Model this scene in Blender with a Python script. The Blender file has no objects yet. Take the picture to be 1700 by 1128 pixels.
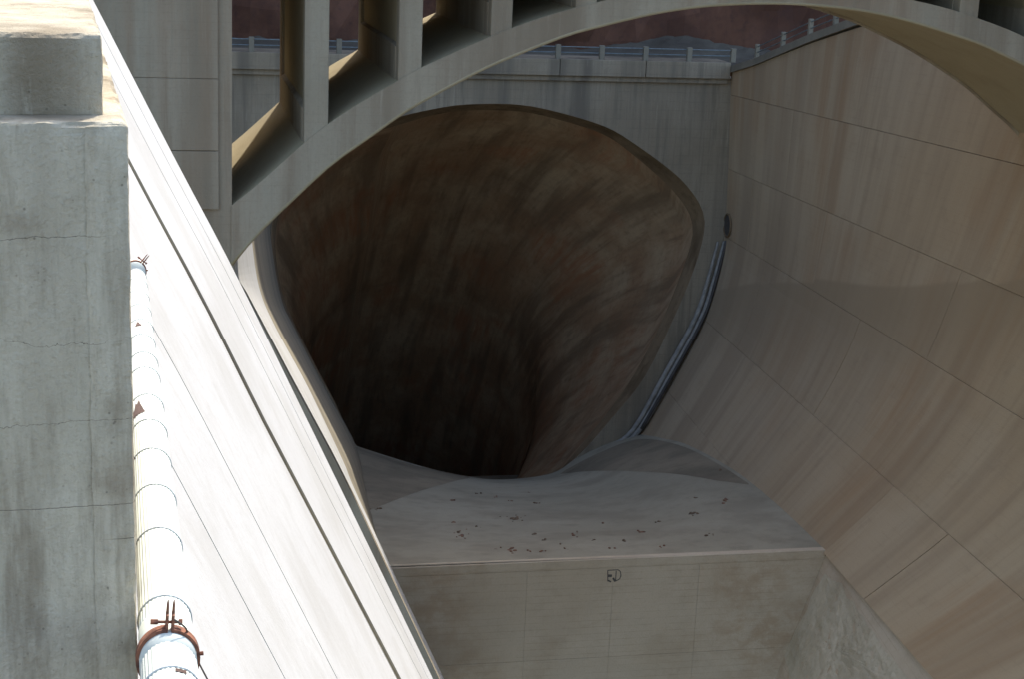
import bpy, bmesh, math, random
from mathutils import Vector, Matrix, noise
from mathutils.geometry import tessellate_polygon
random.seed(7)
SC = bpy.context.scene
COL = SC.collection
# ------------------------------------------------------------------ camera
FPX, PITCH, ROLL = 2740.0, math.radians(14.7), math.radians(2.4)
_R = Vector((1, 0, 0)); _F = Vector((0, math.cos(PITCH), -math.sin(PITCH))); _U = Vector((0, math.sin(PITCH), math.cos(PITCH)))
_rt = _R*math.cos(ROLL) + _U*math.sin(ROLL); _up = _U*math.cos(ROLL) - _R*math.sin(ROLL)
cam = bpy.data.objects.new('camera', bpy.data.cameras.new('camera')); COL.objects.link(cam)
cam.matrix_world = Matrix((( _rt.x, _up.x, -_F.x, 0), (_rt.y, _up.y, -_F.y, 0), (_rt.z, _up.z, -_F.z, 0), (0, 0, 0, 1)))
cam.data.sensor_width = 36.0; cam.data.lens = FPX*36/1700
cam.data.clip_start = 0.1; cam.data.clip_end = 3000
SC.camera = cam
# ------------------------------------------------------------------ world, sun, exposure
SUN_AZ, SUN_EL = math.radians(10), math.radians(52)
w = bpy.data.worlds.new('World'); SC.world = w; w.use_nodes = True
nt = w.node_tree; bg = nt.nodes['Background']; sky = nt.nodes.new('ShaderNodeTexSky')
sky.sky_type = 'NISHITA'; sky.sun_disc = False; sky.sun_elevation = SUN_EL; sky.sun_rotation = SUN_AZ
sky.altitude = 400; sky.air_density = 1.0; sky.dust_density = 3.0; sky.ozone_density = 1.0
nt.links.new(sky.outputs[0], bg.inputs[0]); bg.inputs[1].default_value = 0.15
sl = bpy.data.lights.new('sun', 'SUN'); sl.energy = 2.2; sl.angle = math.radians(0.53); sl.color = (1.0, 0.95, 0.87)
sun = bpy.data.objects.new('sun', sl); COL.objects.link(sun)
SDIR = Vector((math.sin(SUN_AZ)*math.cos(SUN_EL), math.cos(SUN_AZ)*math.cos(SUN_EL), math.sin(SUN_EL)))
sun.rotation_euler = SDIR.to_track_quat('Z', 'Y').to_euler()
SC.view_settings.view_transform = 'Standard'; SC.view_settings.look = 'None'
SC.view_settings.gamma = 1.0; SC.view_settings.use_curve_mapping = False
SC.view_settings.exposure = 1.55
SC.render.engine = 'CYCLES'
SC.cycles.max_bounces = 8; SC.cycles.diffuse_bounces = 5

# ------------------------------------------------------------------ measuring helpers
def ray(x, y): return _F + _rt*((x-850)/FPX) - _up*((y-564)/FPX)
B = ray(264, -181); B.z = 0; B.normalize()          # along the channel, level
H = Vector((B.y, -B.x, 0))                           # across the channel
Z = Vector((0, 0, 1))
J = ray(565, 0).normalized()                         # joint direction of the channel walls (falls towards the portal)
def atB(x, y, d):                                    # sight line meets the upright plane at distance d
    a = ray(x, y); return a*(d/a.dot(B))
def W(u, b, z): return H*u + B*b + Z*z
def onplane(x, y, p, n):
    a = ray(x, y); return a*(p.dot(n)/a.dot(n))
def catmull(pts, n, closed=False):
    m = len(pts); out = []
    segs = m if closed else m-1
    for i in range(segs):
        if closed: p = [pts[(i+k-1) % m] for k in range(4)]
        else: p = [pts[max(0, i-1)], pts[i], pts[min(m-1, i+1)], pts[min(m-1, i+2)]]
        for k in range(n):
            t = k/n
            out.append(0.5*((2*p[1]) + (p[2]-p[0])*t + (2*p[0]-5*p[1]+4*p[2]-p[3])*t*t + (3*p[1]-p[0]-3*p[2]+p[3])*t*t*t))
    if not closed: out.append(pts[-1].copy())
    return out
def resample(pts, n, closed=False):
    P = list(pts) + ([pts[0]] if closed else [])
    L = [0]
    for a, b in zip(P, P[1:]): L.append(L[-1] + (b-a).length)
    out = []; k = 0; tot = L[-1]; cnt = n if closed else n-1
    for i in range(n):
        s = tot*i/cnt
        while k < len(L)-2 and L[k+1] < s: k += 1
        t = 0 if L[k+1] == L[k] else (s-L[k])/(L[k+1]-L[k])
        out.append(P[k].lerp(P[k+1], min(1, t)))
    return out
def lerptab(tab, x):
    if x <= tab[0][0]: a, b = tab[0], tab[1]
    elif x >= tab[-1][0]: a, b = tab[-2], tab[-1]
    else:
        for a, b in zip(tab, tab[1:]):
            if a[0] <= x <= b[0]: break
    return a[1] + (b[1]-a[1])*(x-a[0])/(b[0]-a[0])

# ------------------------------------------------------------------ materials
def concrete(name, base, light=None, stain=None, streak=0.5, blotch=0.5, sscale=1.0, zs=0.06, uv=False, board=0.0, boardscale=6.0,
             bump=0.3, rough=0.9, rust=None, rustamt=0.0, fine=12.0, pits=0.0, cracks=0.0, hcracks=None, wavy_band=None):
    m = bpy.data.materials.new(name); m.use_nodes = True
    N = m.node_tree.nodes; L = m.node_tree.links; bs = N['Principled BSDF']
    bs.inputs['Roughness'].default_value = rough; bs.inputs['Specular IOR Level'].default_value = 0.2
    light = light or tuple(min(1, c*1.35) for c in base); stain = stain or tuple(c*0.55 for c in base)
    warm = lambda c_: (c_[0]*1.05, c_[1]*1.0, c_[2]*0.86)
    base, light, stain = warm(base), warm(light), warm(stain)
    if rust: rust = warm(rust)
    if uv: src = N.new('ShaderNodeTexCoord').outputs['UV']
    else: src = N.new('ShaderNodeNewGeometry').outputs['Position']
    def mapped(sc):
        mp = N.new('ShaderNodeMapping'); mp.inputs['Scale'].default_value = sc; L.new(src, mp.inputs['Vector']); return mp.outputs[0]
    def nz(sc, scale, detail=4, r=0.6, dist=0.0):
        n = N.new('ShaderNodeTexNoise'); n.inputs['Scale'].default_value = scale; n.inputs['Detail'].default_value = detail
        n.inputs['Roughness'].default_value = r; n.inputs['Distortion'].default_value = dist
        L.new(mapped(sc), n.inputs['Vector']); return n.outputs['Fac']
    def ramp(inp, lo, hi):
        r = N.new('ShaderNodeMapRange'); r.inputs[1].default_value = lo; r.inputs[2].default_value = hi; r.interpolation_type = 'SMOOTHSTEP'
        L.new(inp, r.inputs[0]); return r.outputs[0]
    def mul(a, v):
        q = N.new('ShaderNodeMath'); q.operation = 'MULTIPLY'; L.new(a, q.inputs[0])
        if isinstance(v, (int, float)): q.inputs[1].default_value = v
        else: L.new(v, q.inputs[1])
        return q.outputs[0]
    def mix(f, a, b):
        q = N.new('ShaderNodeMix'); q.data_type = 'RGBA'; L.new(f, q.inputs[0])
        for i, c in ((6, a), (7, b)):
            if isinstance(c, tuple): q.inputs[i].default_value = (*c, 1)
            else: L.new(c, q.inputs[i])
        return q.outputs[2]
    vs = (1, zs, 1) if uv else (1, 1, zs)
    s1 = nz(vs, 0.9*sscale, 5, 0.7); s2 = nz(vs, 0.28*sscale, 3); s3 = nz(vs, 3.2*sscale, 4, 0.7)
    b1 = nz((1, 1, 1), 0.11*sscale, 4, 0.6); b2 = nz((1, 1, 1), 0.8*sscale, 6, 0.65); fn = nz((1, 1, 1), fine, 5, 0.7)
    c = mix(mul(ramp(b1, 0.38, 0.62), blotch), base, light)
    c = mix(mul(ramp(s2, 0.45, 0.65), streak), c, stain)
    c = mix(mul(ramp(s1, 0.50, 0.72), streak*0.8), c, stain)
    c = mix(mul(ramp(s3, 0.56, 0.75), streak*0.5), c, light)
    c = mix(mul(ramp(s3, 0.50, 0.25), streak*0.4), c, stain)
    c = mix(mul(ramp(b2, 0.52, 0.75), blotch*0.6), c, stain)
    c = mix(mul(ramp(fn, 0.45, 0.8), 0.35), c, stain)
    if rust: c = mix(mul(mul(ramp(nz((1, 1, 1), 0.07*sscale, 3), 0.48, 0.66), ramp(s1, 0.35, 0.6)), rustamt), c, rust)
    hgt = fn
    if board > 0:
        wv = N.new('ShaderNodeTexWave'); wv.wave_type = 'BANDS'; wv.bands_direction = 'Y' if uv else 'Z'; wv.wave_profile = 'SAW'
        wv.inputs['Scale'].default_value = boardscale; wv.inputs['Distortion'].default_value = 0.4; wv.inputs['Detail'].default_value = 1
        L.new(src, wv.inputs['Vector'])
        k = mul(mul(ramp(wv.outputs['Fac'], 0.86, 1.0), board), ramp(b2, 0.35, 0.6))
        c = mix(k, c, stain)
    if pits > 0:
        v = N.new('ShaderNodeTexVoronoi'); v.inputs['Scale'].default_value = 7.0*sscale; L.new(src, v.inputs['Vector'])
        k = mul(mul(ramp(v.outputs['Distance'], 0.17, 0.08), ramp(b2, 0.5, 0.62)), pits)
        c = mix(k, c, tuple(x*0.35 for x in stain))
    if cracks > 0:
        v = N.new('ShaderNodeTexVoronoi'); v.feature = 'DISTANCE_TO_EDGE'; v.inputs['Scale'].default_value = 0.55*sscale
        dn = N.new('ShaderNodeTexNoise'); dn.inputs['Scale'].default_value = 2.0*sscale; dn.inputs['Detail'].default_value = 6; L.new(src, dn.inputs['Vector'])
        vm = N.new('ShaderNodeVectorMath'); vm.operation = 'MULTIPLY_ADD'; vm.inputs[1].default_value = (0.5/sscale,)*3
        L.new(dn.outputs['Color'], vm.inputs[0]); L.new(src, vm.inputs[2]); L.new(vm.outputs[0], v.inputs['Vector'])
        k = mul(mul(ramp(v.outputs['Distance'], 0.006, 0.001), ramp(b1, 0.42, 0.55)), cracks)
        c = mix(k, c, tuple(x*0.4 for x in stain))
    if hcracks:      # a few wandering level cracks at given heights
        sx = N.new('ShaderNodeSeparateXYZ'); L.new(src, sx.inputs[0])
        wob = nz((1, 1, 1), 2.2, 6, 0.65)
        for zc, half, amp, seed in hcracks:
            a_ = N.new('ShaderNodeMath'); a_.operation = 'MULTIPLY_ADD'; L.new(wob, a_.inputs[0]); a_.inputs[1].default_value = amp; L.new(sx.outputs[2], a_.inputs[2])
            b_ = N.new('ShaderNodeMath'); b_.operation = 'SUBTRACT'; L.new(a_.outputs[0], b_.inputs[0]); b_.inputs[1].default_value = zc + amp*0.5
            d_ = N.new('ShaderNodeMath'); d_.operation = 'ABSOLUTE'; L.new(b_.outputs[0], d_.inputs[0])
            k = mul(ramp(d_.outputs[0], half, half*0.2), ramp(nz((1, 1, 0.2), 0.9+seed, 2), 0.40, 0.50))
            c = mix(mul(k, 0.85), c, tuple(x*0.35 for x in stain))
    if wavy_band:         # darker band with a wavering upper edge, fading downwards, heights given along the wall
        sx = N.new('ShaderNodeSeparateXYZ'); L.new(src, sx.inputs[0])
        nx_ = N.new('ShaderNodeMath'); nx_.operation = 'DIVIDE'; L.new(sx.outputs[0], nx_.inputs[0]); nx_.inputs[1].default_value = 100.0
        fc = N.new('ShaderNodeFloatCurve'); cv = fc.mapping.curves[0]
        for i_, (a_, b_) in enumerate(wavy_band):
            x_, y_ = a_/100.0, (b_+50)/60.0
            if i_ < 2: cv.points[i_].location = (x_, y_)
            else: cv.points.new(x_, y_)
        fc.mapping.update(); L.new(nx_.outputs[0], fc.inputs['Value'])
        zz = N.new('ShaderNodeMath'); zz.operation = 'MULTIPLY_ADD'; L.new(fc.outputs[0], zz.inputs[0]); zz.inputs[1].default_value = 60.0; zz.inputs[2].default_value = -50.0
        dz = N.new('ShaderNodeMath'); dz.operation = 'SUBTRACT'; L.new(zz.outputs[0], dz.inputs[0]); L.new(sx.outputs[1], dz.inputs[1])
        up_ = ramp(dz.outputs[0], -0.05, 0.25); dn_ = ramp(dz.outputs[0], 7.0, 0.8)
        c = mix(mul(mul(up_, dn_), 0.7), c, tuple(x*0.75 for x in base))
    L.new(c, bs.inputs['Base Color'])
    bp = N.new('ShaderNodeBump'); bp.inputs['Strength'].default_value = bump; bp.inputs['Distance'].default_value = 0.05
    L.new(hgt, bp.inputs['Height']); L.new(bp.outputs[0], bs.inputs['Normal'])
    return m
def plain(name, col, rough=0.6, metal=0.0, noise_amt=0.3, scale=8.0, dark=None):
    m = bpy.data.materials.new(name); m.use_nodes = True
    N = m.node_tree.nodes; L = m.node_tree.links; bs = N['Principled BSDF']
    bs.inputs['Roughness'].default_value = rough; bs.inputs['Metallic'].default_value = metal
    n = N.new('ShaderNodeTexNoise'); n.inputs['Scale'].default_value = scale; n.inputs['Detail'].default_value = 6
    L.new(N.new('ShaderNodeNewGeometry').outputs['Position'], n.inputs['Vector'])
    r = N.new('ShaderNodeMapRange'); r.inputs[1].default_value = 0.4; r.inputs[2].default_value = 0.7; r.inputs[4].default_value = noise_amt*2
    L.new(n.outputs['Fac'], r.inputs[0])
    q = N.new('ShaderNodeMix'); q.data_type = 'RGBA'; q.inputs[6].default_value = (*col, 1); q.inputs[7].default_value = (*(dark or tuple(c*0.4 for c in col)), 1)
    L.new(r.outputs[0], q.inputs[0]); L.new(q.outputs[2], bs.inputs['Base Color'])
    bp = N.new('ShaderNodeBump'); bp.inputs['Strength'].default_value = 0.3; bp.inputs['Distance'].default_value = 0.02
    L.new(n.outputs['Fac'], bp.inputs['Height']); L.new(bp.outputs[0], bs.inputs['Normal'])
    return m
M_WWALL = concrete('portal_wall_concrete', (0.25, 0.21, 0.165), light=(0.36, 0.315, 0.26), stain=(0.15, 0.13, 0.11), streak=0.95, blotch=0.4, sscale=1.6, zs=0.05, bump=0.3, board=0.3, boardscale=0.5)
M_BRIDGE = concrete('bridge_concrete', (0.29, 0.262, 0.215), light=(0.385, 0.355, 0.305), stain=(0.195, 0.16, 0.125), streak=0.8, blotch=0.4, sscale=1.5, zs=0.06, rust=(0.34, 0.23, 0.16), rustamt=0.3, board=0.25, boardscale=1.3, bump=0.3)
M_SOFFIT = concrete('arch_soffit_concrete', (0.31, 0.27, 0.19), light=(0.36, 0.32, 0.24), stain=(0.23, 0.19, 0.125), streak=0.3, blotch=0.4, sscale=1.2, zs=1.0, board=0.0, bump=0.3)
M_FLOOR = concrete('spillway_floor_concrete', (0.30, 0.283, 0.238), light=(0.355, 0.335, 0.285), stain=(0.19, 0.17, 0.14), streak=0.4, blotch=0.8, sscale=0.9, zs=1.0, bump=0.4)
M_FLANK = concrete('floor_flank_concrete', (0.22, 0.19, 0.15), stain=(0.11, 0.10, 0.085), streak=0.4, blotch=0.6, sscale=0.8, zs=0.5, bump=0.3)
M_SILL = concrete('sill_face_concrete', (0.47, 0.405, 0.335), light=(0.53, 0.475, 0.415), stain=(0.30, 0.24, 0.18), streak=0.2, blotch=0.55, sscale=0.9, zs=1.5, board=0.5, boardscale=0.9, rust=(0.34, 0.24, 0.16), rustamt=0.6, bump=0.3)
M_ROUGH = concrete('rough_patch_concrete', (0.44, 0.40, 0.33), light=(0.54, 0.50, 0.43), stain=(0.25, 0.21, 0.15), streak=0.3, blotch=0.7, sscale=0.9, zs=1.0, fine=4.0, bump=1.2, pits=1.0)
M_TUN = concrete('tunnel_lining_concrete', (0.37, 0.235, 0.145), light=(0.50, 0.38, 0.26), stain=(0.19, 0.13, 0.085), streak=0.7, blotch=0.8, sscale=1.5, uv=True, zs=0.16, rust=(0.38, 0.17, 0.09), rustamt=0.7, fine=2.2, bump=0.7)
M_RING = concrete('portal_ring_concrete', (0.22, 0.16, 0.105), stain=(0.09, 0.06, 0.035), streak=0.5, blotch=0.8, sscale=1.5, zs=0.3, bump=0.4)
M_LEFT = concrete('weir_face_concrete', (0.50, 0.515, 0.565), light=(0.56, 0.58, 0.64), stain=(0.39, 0.39, 0.40), streak=0.4, blotch=0.4, sscale=2.0, zs=0.12, bump=0.15)
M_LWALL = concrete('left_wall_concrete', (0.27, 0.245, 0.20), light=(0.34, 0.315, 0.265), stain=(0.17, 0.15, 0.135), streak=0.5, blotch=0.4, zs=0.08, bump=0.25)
M_PIER = concrete('gate_pier_concrete', (0.48, 0.445, 0.375), light=(0.64, 0.61, 0.54), stain=(0.22, 0.185, 0.14), streak=0.9, blotch=0.9, sscale=3.2, zs=0.14, fine=40.0, bump=0.6, pits=0.5, rust=(0.33, 0.24, 0.17), rustamt=0.8, hcracks=[(ray(80, y_).z*7.3, h_, a_, s_) for y_, h_, a_, s_ in ((383, 0.002, 0.10, 0), (715, 0.0015, 0.16, 0.3), (868, 0.0025, 0.05, 0.6), (932, 0.0025, 0.03, 0.2), (560, 0.002, 0.3, 0.9))])
M_JOINT = concrete('dark_joint_filler', (0.10, 0.085, 0.07), streak=0.2, blotch=0.4, bump=0.3)
M_ROCK = concrete('red_cliff_rock', (0.080, 0.036, 0.024), light=(0.125, 0.06, 0.042), stain=(0.05, 0.028, 0.026), streak=0.3, blotch=1.0, sscale=1.6, zs=0.6, fine=2.0, bump=1.0)
M_SCREE = concrete('grey_slope_rock', (0.085, 0.075, 0.065), light=(0.12, 0.11, 0.095), stain=(0.07, 0.06, 0.055), streak=0.3, blotch=1.0, sscale=1.6, zs=0.6, fine=2.0, bump=0.9)
M_RAIL = plain('pale_blue_rail_paint', (0.15, 0.18, 0.18), 0.5, 0.0, 0.3, 4)
M_POST = concrete('rail_post_concrete', (0.20, 0.185, 0.16), streak=0.2, sscale=3, bump=0.3)
M_PIPE = plain('pale_green_white_pipe', (0.60, 0.63, 0.555), 0.8, 0.0, 0.12, 5.0, (0.45, 0.50, 0.47))
M_BAND = plain('grey_strap_metal', (0.5, 0.53, 0.52), 0.45, 0.3, 0.3, 30)
M_RUST = plain('rusty_iron', (0.26, 0.10, 0.05), 0.85, 0.0, 0.5, 25.0, (0.07, 0.03, 0.02))
M_DARK = plain('dark_fibre', (0.10, 0.055, 0.04), 0.9, 0.0, 0.4, 30)
M_CONDUIT = plain('blue_grey_conduit', (0.30, 0.28, 0.24), 0.85, 0.0, 0.3, 2.0)
M_RUB = plain('rusty_brown_rubble', (0.24, 0.125, 0.075), 0.95, 0.0, 0.5, 6.0)
M_RUB2 = plain('grey_brown_rubble', (0.21, 0.14, 0.085), 0.95, 0.0, 0.5, 6.0)
M_WIRE = plain('dark_wire_and_hole_shade', (0.07, 0.06, 0.05), 0.7)
M_BLACK = plain('black_scrawl_paint', (0.10, 0.09, 0.075), 0.8)

# ------------------------------------------------------------------ object helpers
def mesh(name, verts, faces, mat, parent=None, smooth=False, uvs=None):
    me = bpy.data.meshes.new(name); me.from_pydata([tuple(v) for v in verts], [], faces)
    if uvs:
        ul = me.uv_layers.new(name='UVMap')
        for lp in me.loops: ul.data[lp.index].uv = uvs[lp.vertex_index]
    bm = bmesh.new(); bm.from_mesh(me); bmesh.ops.recalc_face_normals(bm, faces=bm.faces); bm.to_mesh(me); bm.free()
    if smooth: me.shade_smooth()
    me.materials.append(mat)
    o = bpy.data.objects.new(name, me); COL.objects.link(o)
    if parent: o.parent = parent
    return o
def tag(o, label=None, cat=None, group=None, kind=None):
    if label: o['label'] = label
    if cat: o['category'] = cat
    if group: o['group'] = group
    if kind: o['kind'] = kind
    return o
def thing(name, label, cat, group=None, loc=(0, 0, 0)):
    o = bpy.data.objects.new(name, None); COL.objects.link(o); o.empty_display_size = 0.2
    o.location = loc
    return tag(o, label, cat, group)
class MB:
    def __init__(s): s.v = []; s.f = []
    def add(s, v, f):
        k = len(s.v); s.v += [Vector(a) for a in v]; s.f += [tuple(i+k for i in q) for q in f]
    def hexa(s, p):      # 8 points: bottom 4, top 4
        s.add(p, [(0, 1, 2, 3), (4, 7, 6, 5), (0, 4, 5, 1), (1, 5, 6, 2), (2, 6, 7, 3), (3, 7, 4, 0)])
    def box(s, c, ax, ay, az):   # centre and half axes
        s.hexa([c-ax-ay-az, c+ax-ay-az, c+ax+ay-az, c-ax+ay-az, c-ax-ay+az, c+ax-ay+az, c+ax+ay+az, c-ax+ay+az])
    def tube(s, pts, r, n=8, cap=True):
        k0 = len(s.v); m = len(pts)
        for i, p in enumerate(pts):
            d = (pts[min(i+1, m-1)] - pts[max(i-1, 0)]).normalized()
            a = d.orthogonal().normalized() if i == 0 else (a - d*a.dot(d)).normalized()
            c = d.cross(a); rr = r[i] if isinstance(r, list) else r
            for k in range(n):
                t = 2*math.pi*k/n; s.v.append(p + (a*math.cos(t) + c*math.sin(t))*rr)
        for i in range(m-1):
            for k in range(n):
                s.f.append((k0+i*n+k, k0+i*n+(k+1) % n, k0+(i+1)*n+(k+1) % n, k0+(i+1)*n+k))
        if cap: s.f.append(tuple(k0+k for k in range(n))); s.f.append(tuple(k0+(m-1)*n+k for k in range(n)))
    def build(s, name, mat, parent=None, smooth=False, bevel=0.0, bseg=2):
        o = mesh(name, s.v, s.f, mat, parent, smooth)
        if bevel:
            md = o.modifiers.new('bevel', 'BEVEL'); md.width = bevel; md.segments = bseg; md.limit_method = 'ANGLE'; md.angle_limit = 0.6
        return o
def wbox(mb, u0, u1, b0, b1, z0, z1):
    mb.hexa([W(u0, b0, z0), W(u1, b0, z0), W(u1, b1, z0), W(u0, b1, z0), W(u0, b0, z1), W(u1, b0, z1), W(u1, b1, z1), W(u0, b1, z1)])
def prism(poly, vec):            # poly: list of Vectors (planar), extruded by vec, triangulated caps
    n = len(poly); v = list(poly) + [p+vec for p in poly]
    tri = tessellate_polygon([poly])
    f = [tuple(t) for t in tri] + [tuple(i+n for i in reversed(t)) for t in tri]
    f += [(i, (i+1) % n, n+(i+1) % n, n+i) for i in range(n)]
    return v, f
def slab(grid, thick_n, name, mat, parent, uvg=None, smooth=True):
    """grid[i][j] front points; closed slab pushed back along thick_n"""
    ni, nj = len(grid), len(grid[0]); v = []; uv = []
    for i in range(ni):
        for j in range(nj): v.append(grid[i][j]); uv.append(uvg[i][j] if uvg else (i, j))
    for i in range(ni):
        for j in range(nj): v.append(grid[i][j] + (thick_n(i, j) if callable(thick_n) else thick_n)); uv.append(uvg[i][j] if uvg else (i, j))
    K = ni*nj; f = []
    for i in range(ni-1):
        for j in range(nj-1):
            a = i*nj+j; q = (a, a+1, a+nj+1, a+nj); f.append(q); f.append(tuple(K+x for x in reversed(q)))
    for i in range(ni-1):
        for j in (0, nj-1): a = i*nj+j; f.append((a, a+nj, K+a+nj, K+a))
    for j in range(nj-1):
        for i in (0, ni-1): a = i*nj+j; f.append((a, a+1, K+a+1, K+a))
    return mesh(name, v, f, mat, parent, False, uv)

# ================================================================== TERRAIN
DW = 110.0      # portal wall
# ---- E: corner profile where the right channel wall meets the portal wall
E_PX = [(1219, -60), (1216, 50), (1214, 118), (1212, 200), (1209, 290), (1203, 392), (1190, 460), (1168, 530), (1138, 590), (1105, 650), (1062, 722), (1000, 800), (930, 880)]
E_P = [atB(x, y, DW) for x, y in E_PX]
E_TAB = sorted([(p.z, p.dot(H)) for p in catmull(E_P, 6)])
def Ez(z): return W(lerptab(E_TAB, z), DW, z)
def S(z, t): return Ez(z) - J*t
SH = 0.014
def S2(z, t): return S(z, t*(1 + SH*(z+10)))      # lift joints lean with the battered wall
def hit(x, y):
    """sight line meets the swept right wall -> (z at portal, t towards the camera)"""
    r = ray(x, y); n = r.cross(J); prev = None; z = 2.0
    while z > -52:
        g = n.dot(Ez(z))
        if prev is not None and g*prev[1] <= 0:
            z0, g0 = prev; zz = z0 + (z-z0)*(g0/(g0-g) if g0 != g else 0)
            P = Ez(zz); nb = r.cross(n)
            # P - t J = l r
            t = P.dot(nb)/J.dot(nb); return zz, t
        prev = (z, g); z -= 0.1
    raise ValueError((x, y))
WAVY_BAND = []  # upper edge of the darker band on the right wall
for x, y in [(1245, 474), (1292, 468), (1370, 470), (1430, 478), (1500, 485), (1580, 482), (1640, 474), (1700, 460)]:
    z_, t_ = hit(x, y); WAVY_BAND.append((t_/(1+0.014*(z_+10)), z_))
M_RWALL = concrete('channel_wall_concrete', (0.42, 0.332, 0.24), light=(0.46, 0.385, 0.30), stain=(0.27, 0.205, 0.15), streak=0.45, blotch=0.5, uv=True, zs=0.07, sscale=0.7, rust=(0.35, 0.225, 0.135), rustamt=0.6, board=0.18, boardscale=0.7, wavy_band=WAVY_BAND, bump=0.25)
ZT = {k: atB(x, y, DW).z for k, (x, y) in dict(C=(1213, 157), B=(1205, 280), A=(1203, 392), D=(1168, 530), F=(1105, 648), G=(1062, 722)).items()}
lipR = hit(1370, 914); P_LIPR = S(*lipR)
D_LIP = P_LIPR.dot(B)

def noisy(p, sc, amp, off=0):
    return noise.fractal(Vector((p.x*sc+off, p.y*sc, p.z*sc)), 0.6, 2.0, 5)*amp
# rock cliff behind the portal and round to the right
CL_TOP = 46.0
def shade_ridge(u):  # unseen crest, its heights and notch shaped to steer sun and shadow below
    return lerptab([(-60, 84), (27.8, 84), (29.6, 68), (31, 57), (36, 57), (39, 88), (120, 92)], min(119, max(-59, u)))/74.0
def cliff_sheet(name, line, prof, mat, amp, nx=120):
    """line: foot points (Vector) ; prof: list of (outward push, height)"""
    pts = resample(line, nx); v = []; f = []; m = len(prof)
    for i, p in enumerate(pts):
        d = (pts[min(i+1, nx-1)] - pts[max(i-1, 0)]); d.z = 0; d.normalize(); out = Vector((-d.y, d.x, 0))
        for (o, z) in prof:
            q = p + out*o; q = Vector((q.x, q.y, p.z+z*(shade_ridge(p.dot(H)) if z > 12 else 1)))
            a = noisy(q, 0.09, amp) + abs(noisy(q, 0.35, amp*0.35, 7))
            v.append(q + out*a + Vector((0, 0, noisy(q, 0.2, amp*0.3, 30))))
    for i in range(nx-1):
        for k in range(m-1): a = i*m+k; f.append((a, a+1, a+m+1, a+m))
    return tag(mesh(name, v, f, mat), kind='structure')
foot = [W(-70, 70, -10), W(-40, 105, -10), W(-10, 122, -10), W(10, 124, -10), W(27, 122, -9.8), W(40, 122, -9.4), W(55, 120, -8), W(80, 116, -6), W(110, 100, -4)]
foot = catmull(foot, 8)
prof = [(0, -3)] + [(0.5+0.12*k*2, k*2.0) for k in range(0, 16)] + [(4.5+k*0.4, 32+k*6.0) for k in range(0, 8)] + [(60, 76), (140, 78)]
cliff_sheet('rock_cliff', foot, prof, M_ROCK, 1.6, 170)

# grey slope of broken rock between the walkway and the cliff
v = []; f = []; nx, ny = 90, 14
for i in range(nx):
    u = -20 + i*80/(nx-1)
    for k in range(ny):
        b = DW+2.6 + k*1.15
        z = -10.4 + (0.04+0.16*math.exp(-((u-40)/5)**2))*max(0, k-3) + noisy(W(u, b, 0), 0.3, 0.35) * (1 if k > 2 else 0.2)
        v.append(W(u, b, z))
for i in range(nx-1):
    for k in range(ny-1): a = i*ny+k; f.append((a, a+1, a+ny+1, a+ny))
tag(mesh('gravel_terrace', v, f, M_SCREE), kind='structure')

# ================================================================== PORTAL WALL + TUNNEL
OUT_PX = [(665, 193), (723, 180), (775, 173), (855, 173), (919, 184), (1005, 210), (1060, 243), (1120, 288), (1151, 322), (1167, 352), (1169, 385), (1151, 450), (1115, 536), (1069, 628),
          (1020, 690), (960, 757), (915, 787), (830, 797), (760, 789), (700, 775), (640, 757), (591, 740), (552, 664), (511, 589), (467, 496), (450, 400), (462, 330), (500, 275), (560, 232), (610, 210)]
outer = resample(catmull([atB(x, y, DW) for x, y in OUT_PX], 6, True), 120, True)
inner_px = [(672, 204), (723, 190), (775, 183), (855, 184), (915, 195), (1000, 222), (1050, 256), (1100, 299), (1130, 332), (1147, 362), (1149, 395), (1133, 448), (1098, 535), (1053, 622),
            (1008, 686), (950, 757), (915, 793), (830, 806), (760, 798), (700, 784), (640, 766), (594, 748), (556, 668), (516, 592), (472, 498), (457, 405), (470, 338), (508, 286), (568, 243), (618, 221)]
inner = resample(catmull([atB(x, y, DW+1.8) for x, y in inner_px], 6, True), 120, True)
PW = thing('portal_wall', 'grey streaked concrete headwall around the round tunnel mouth behind the arch bridge', 'wall')
# wall face with the tunnel mouth cut out
u_l, z_t, z_b = -14.0, -10.95, -47.0
right_edge = [Ez(z) + H*0.6 for z in (z_t, -14, -18, -20.5, -23, -26, -29, -32, -35, -38, -42, z_b)]
rect = [W(u_l, DW, z_b), W(u_l, DW, z_t)] + right_edge
tri = tessellate_polygon([rect, outer])
allp = rect + outer; nR = len(rect)
v = allp + [p + B*1.8 for p in rect]
mesh('wall_face', v, [tuple(t) for t in tri] + [(i, (i+1) % nR, len(allp)+(i+1) % nR, len(allp)+i) for i in range(nR)], M_WWALL, PW)
# chamfered ring
n = len(outer)
mesh('portal_ring', outer+inner, [(i, (i+1) % n, n+(i+1) % n, n+i) for i in range(n)], M_RING, PW, True)
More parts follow.
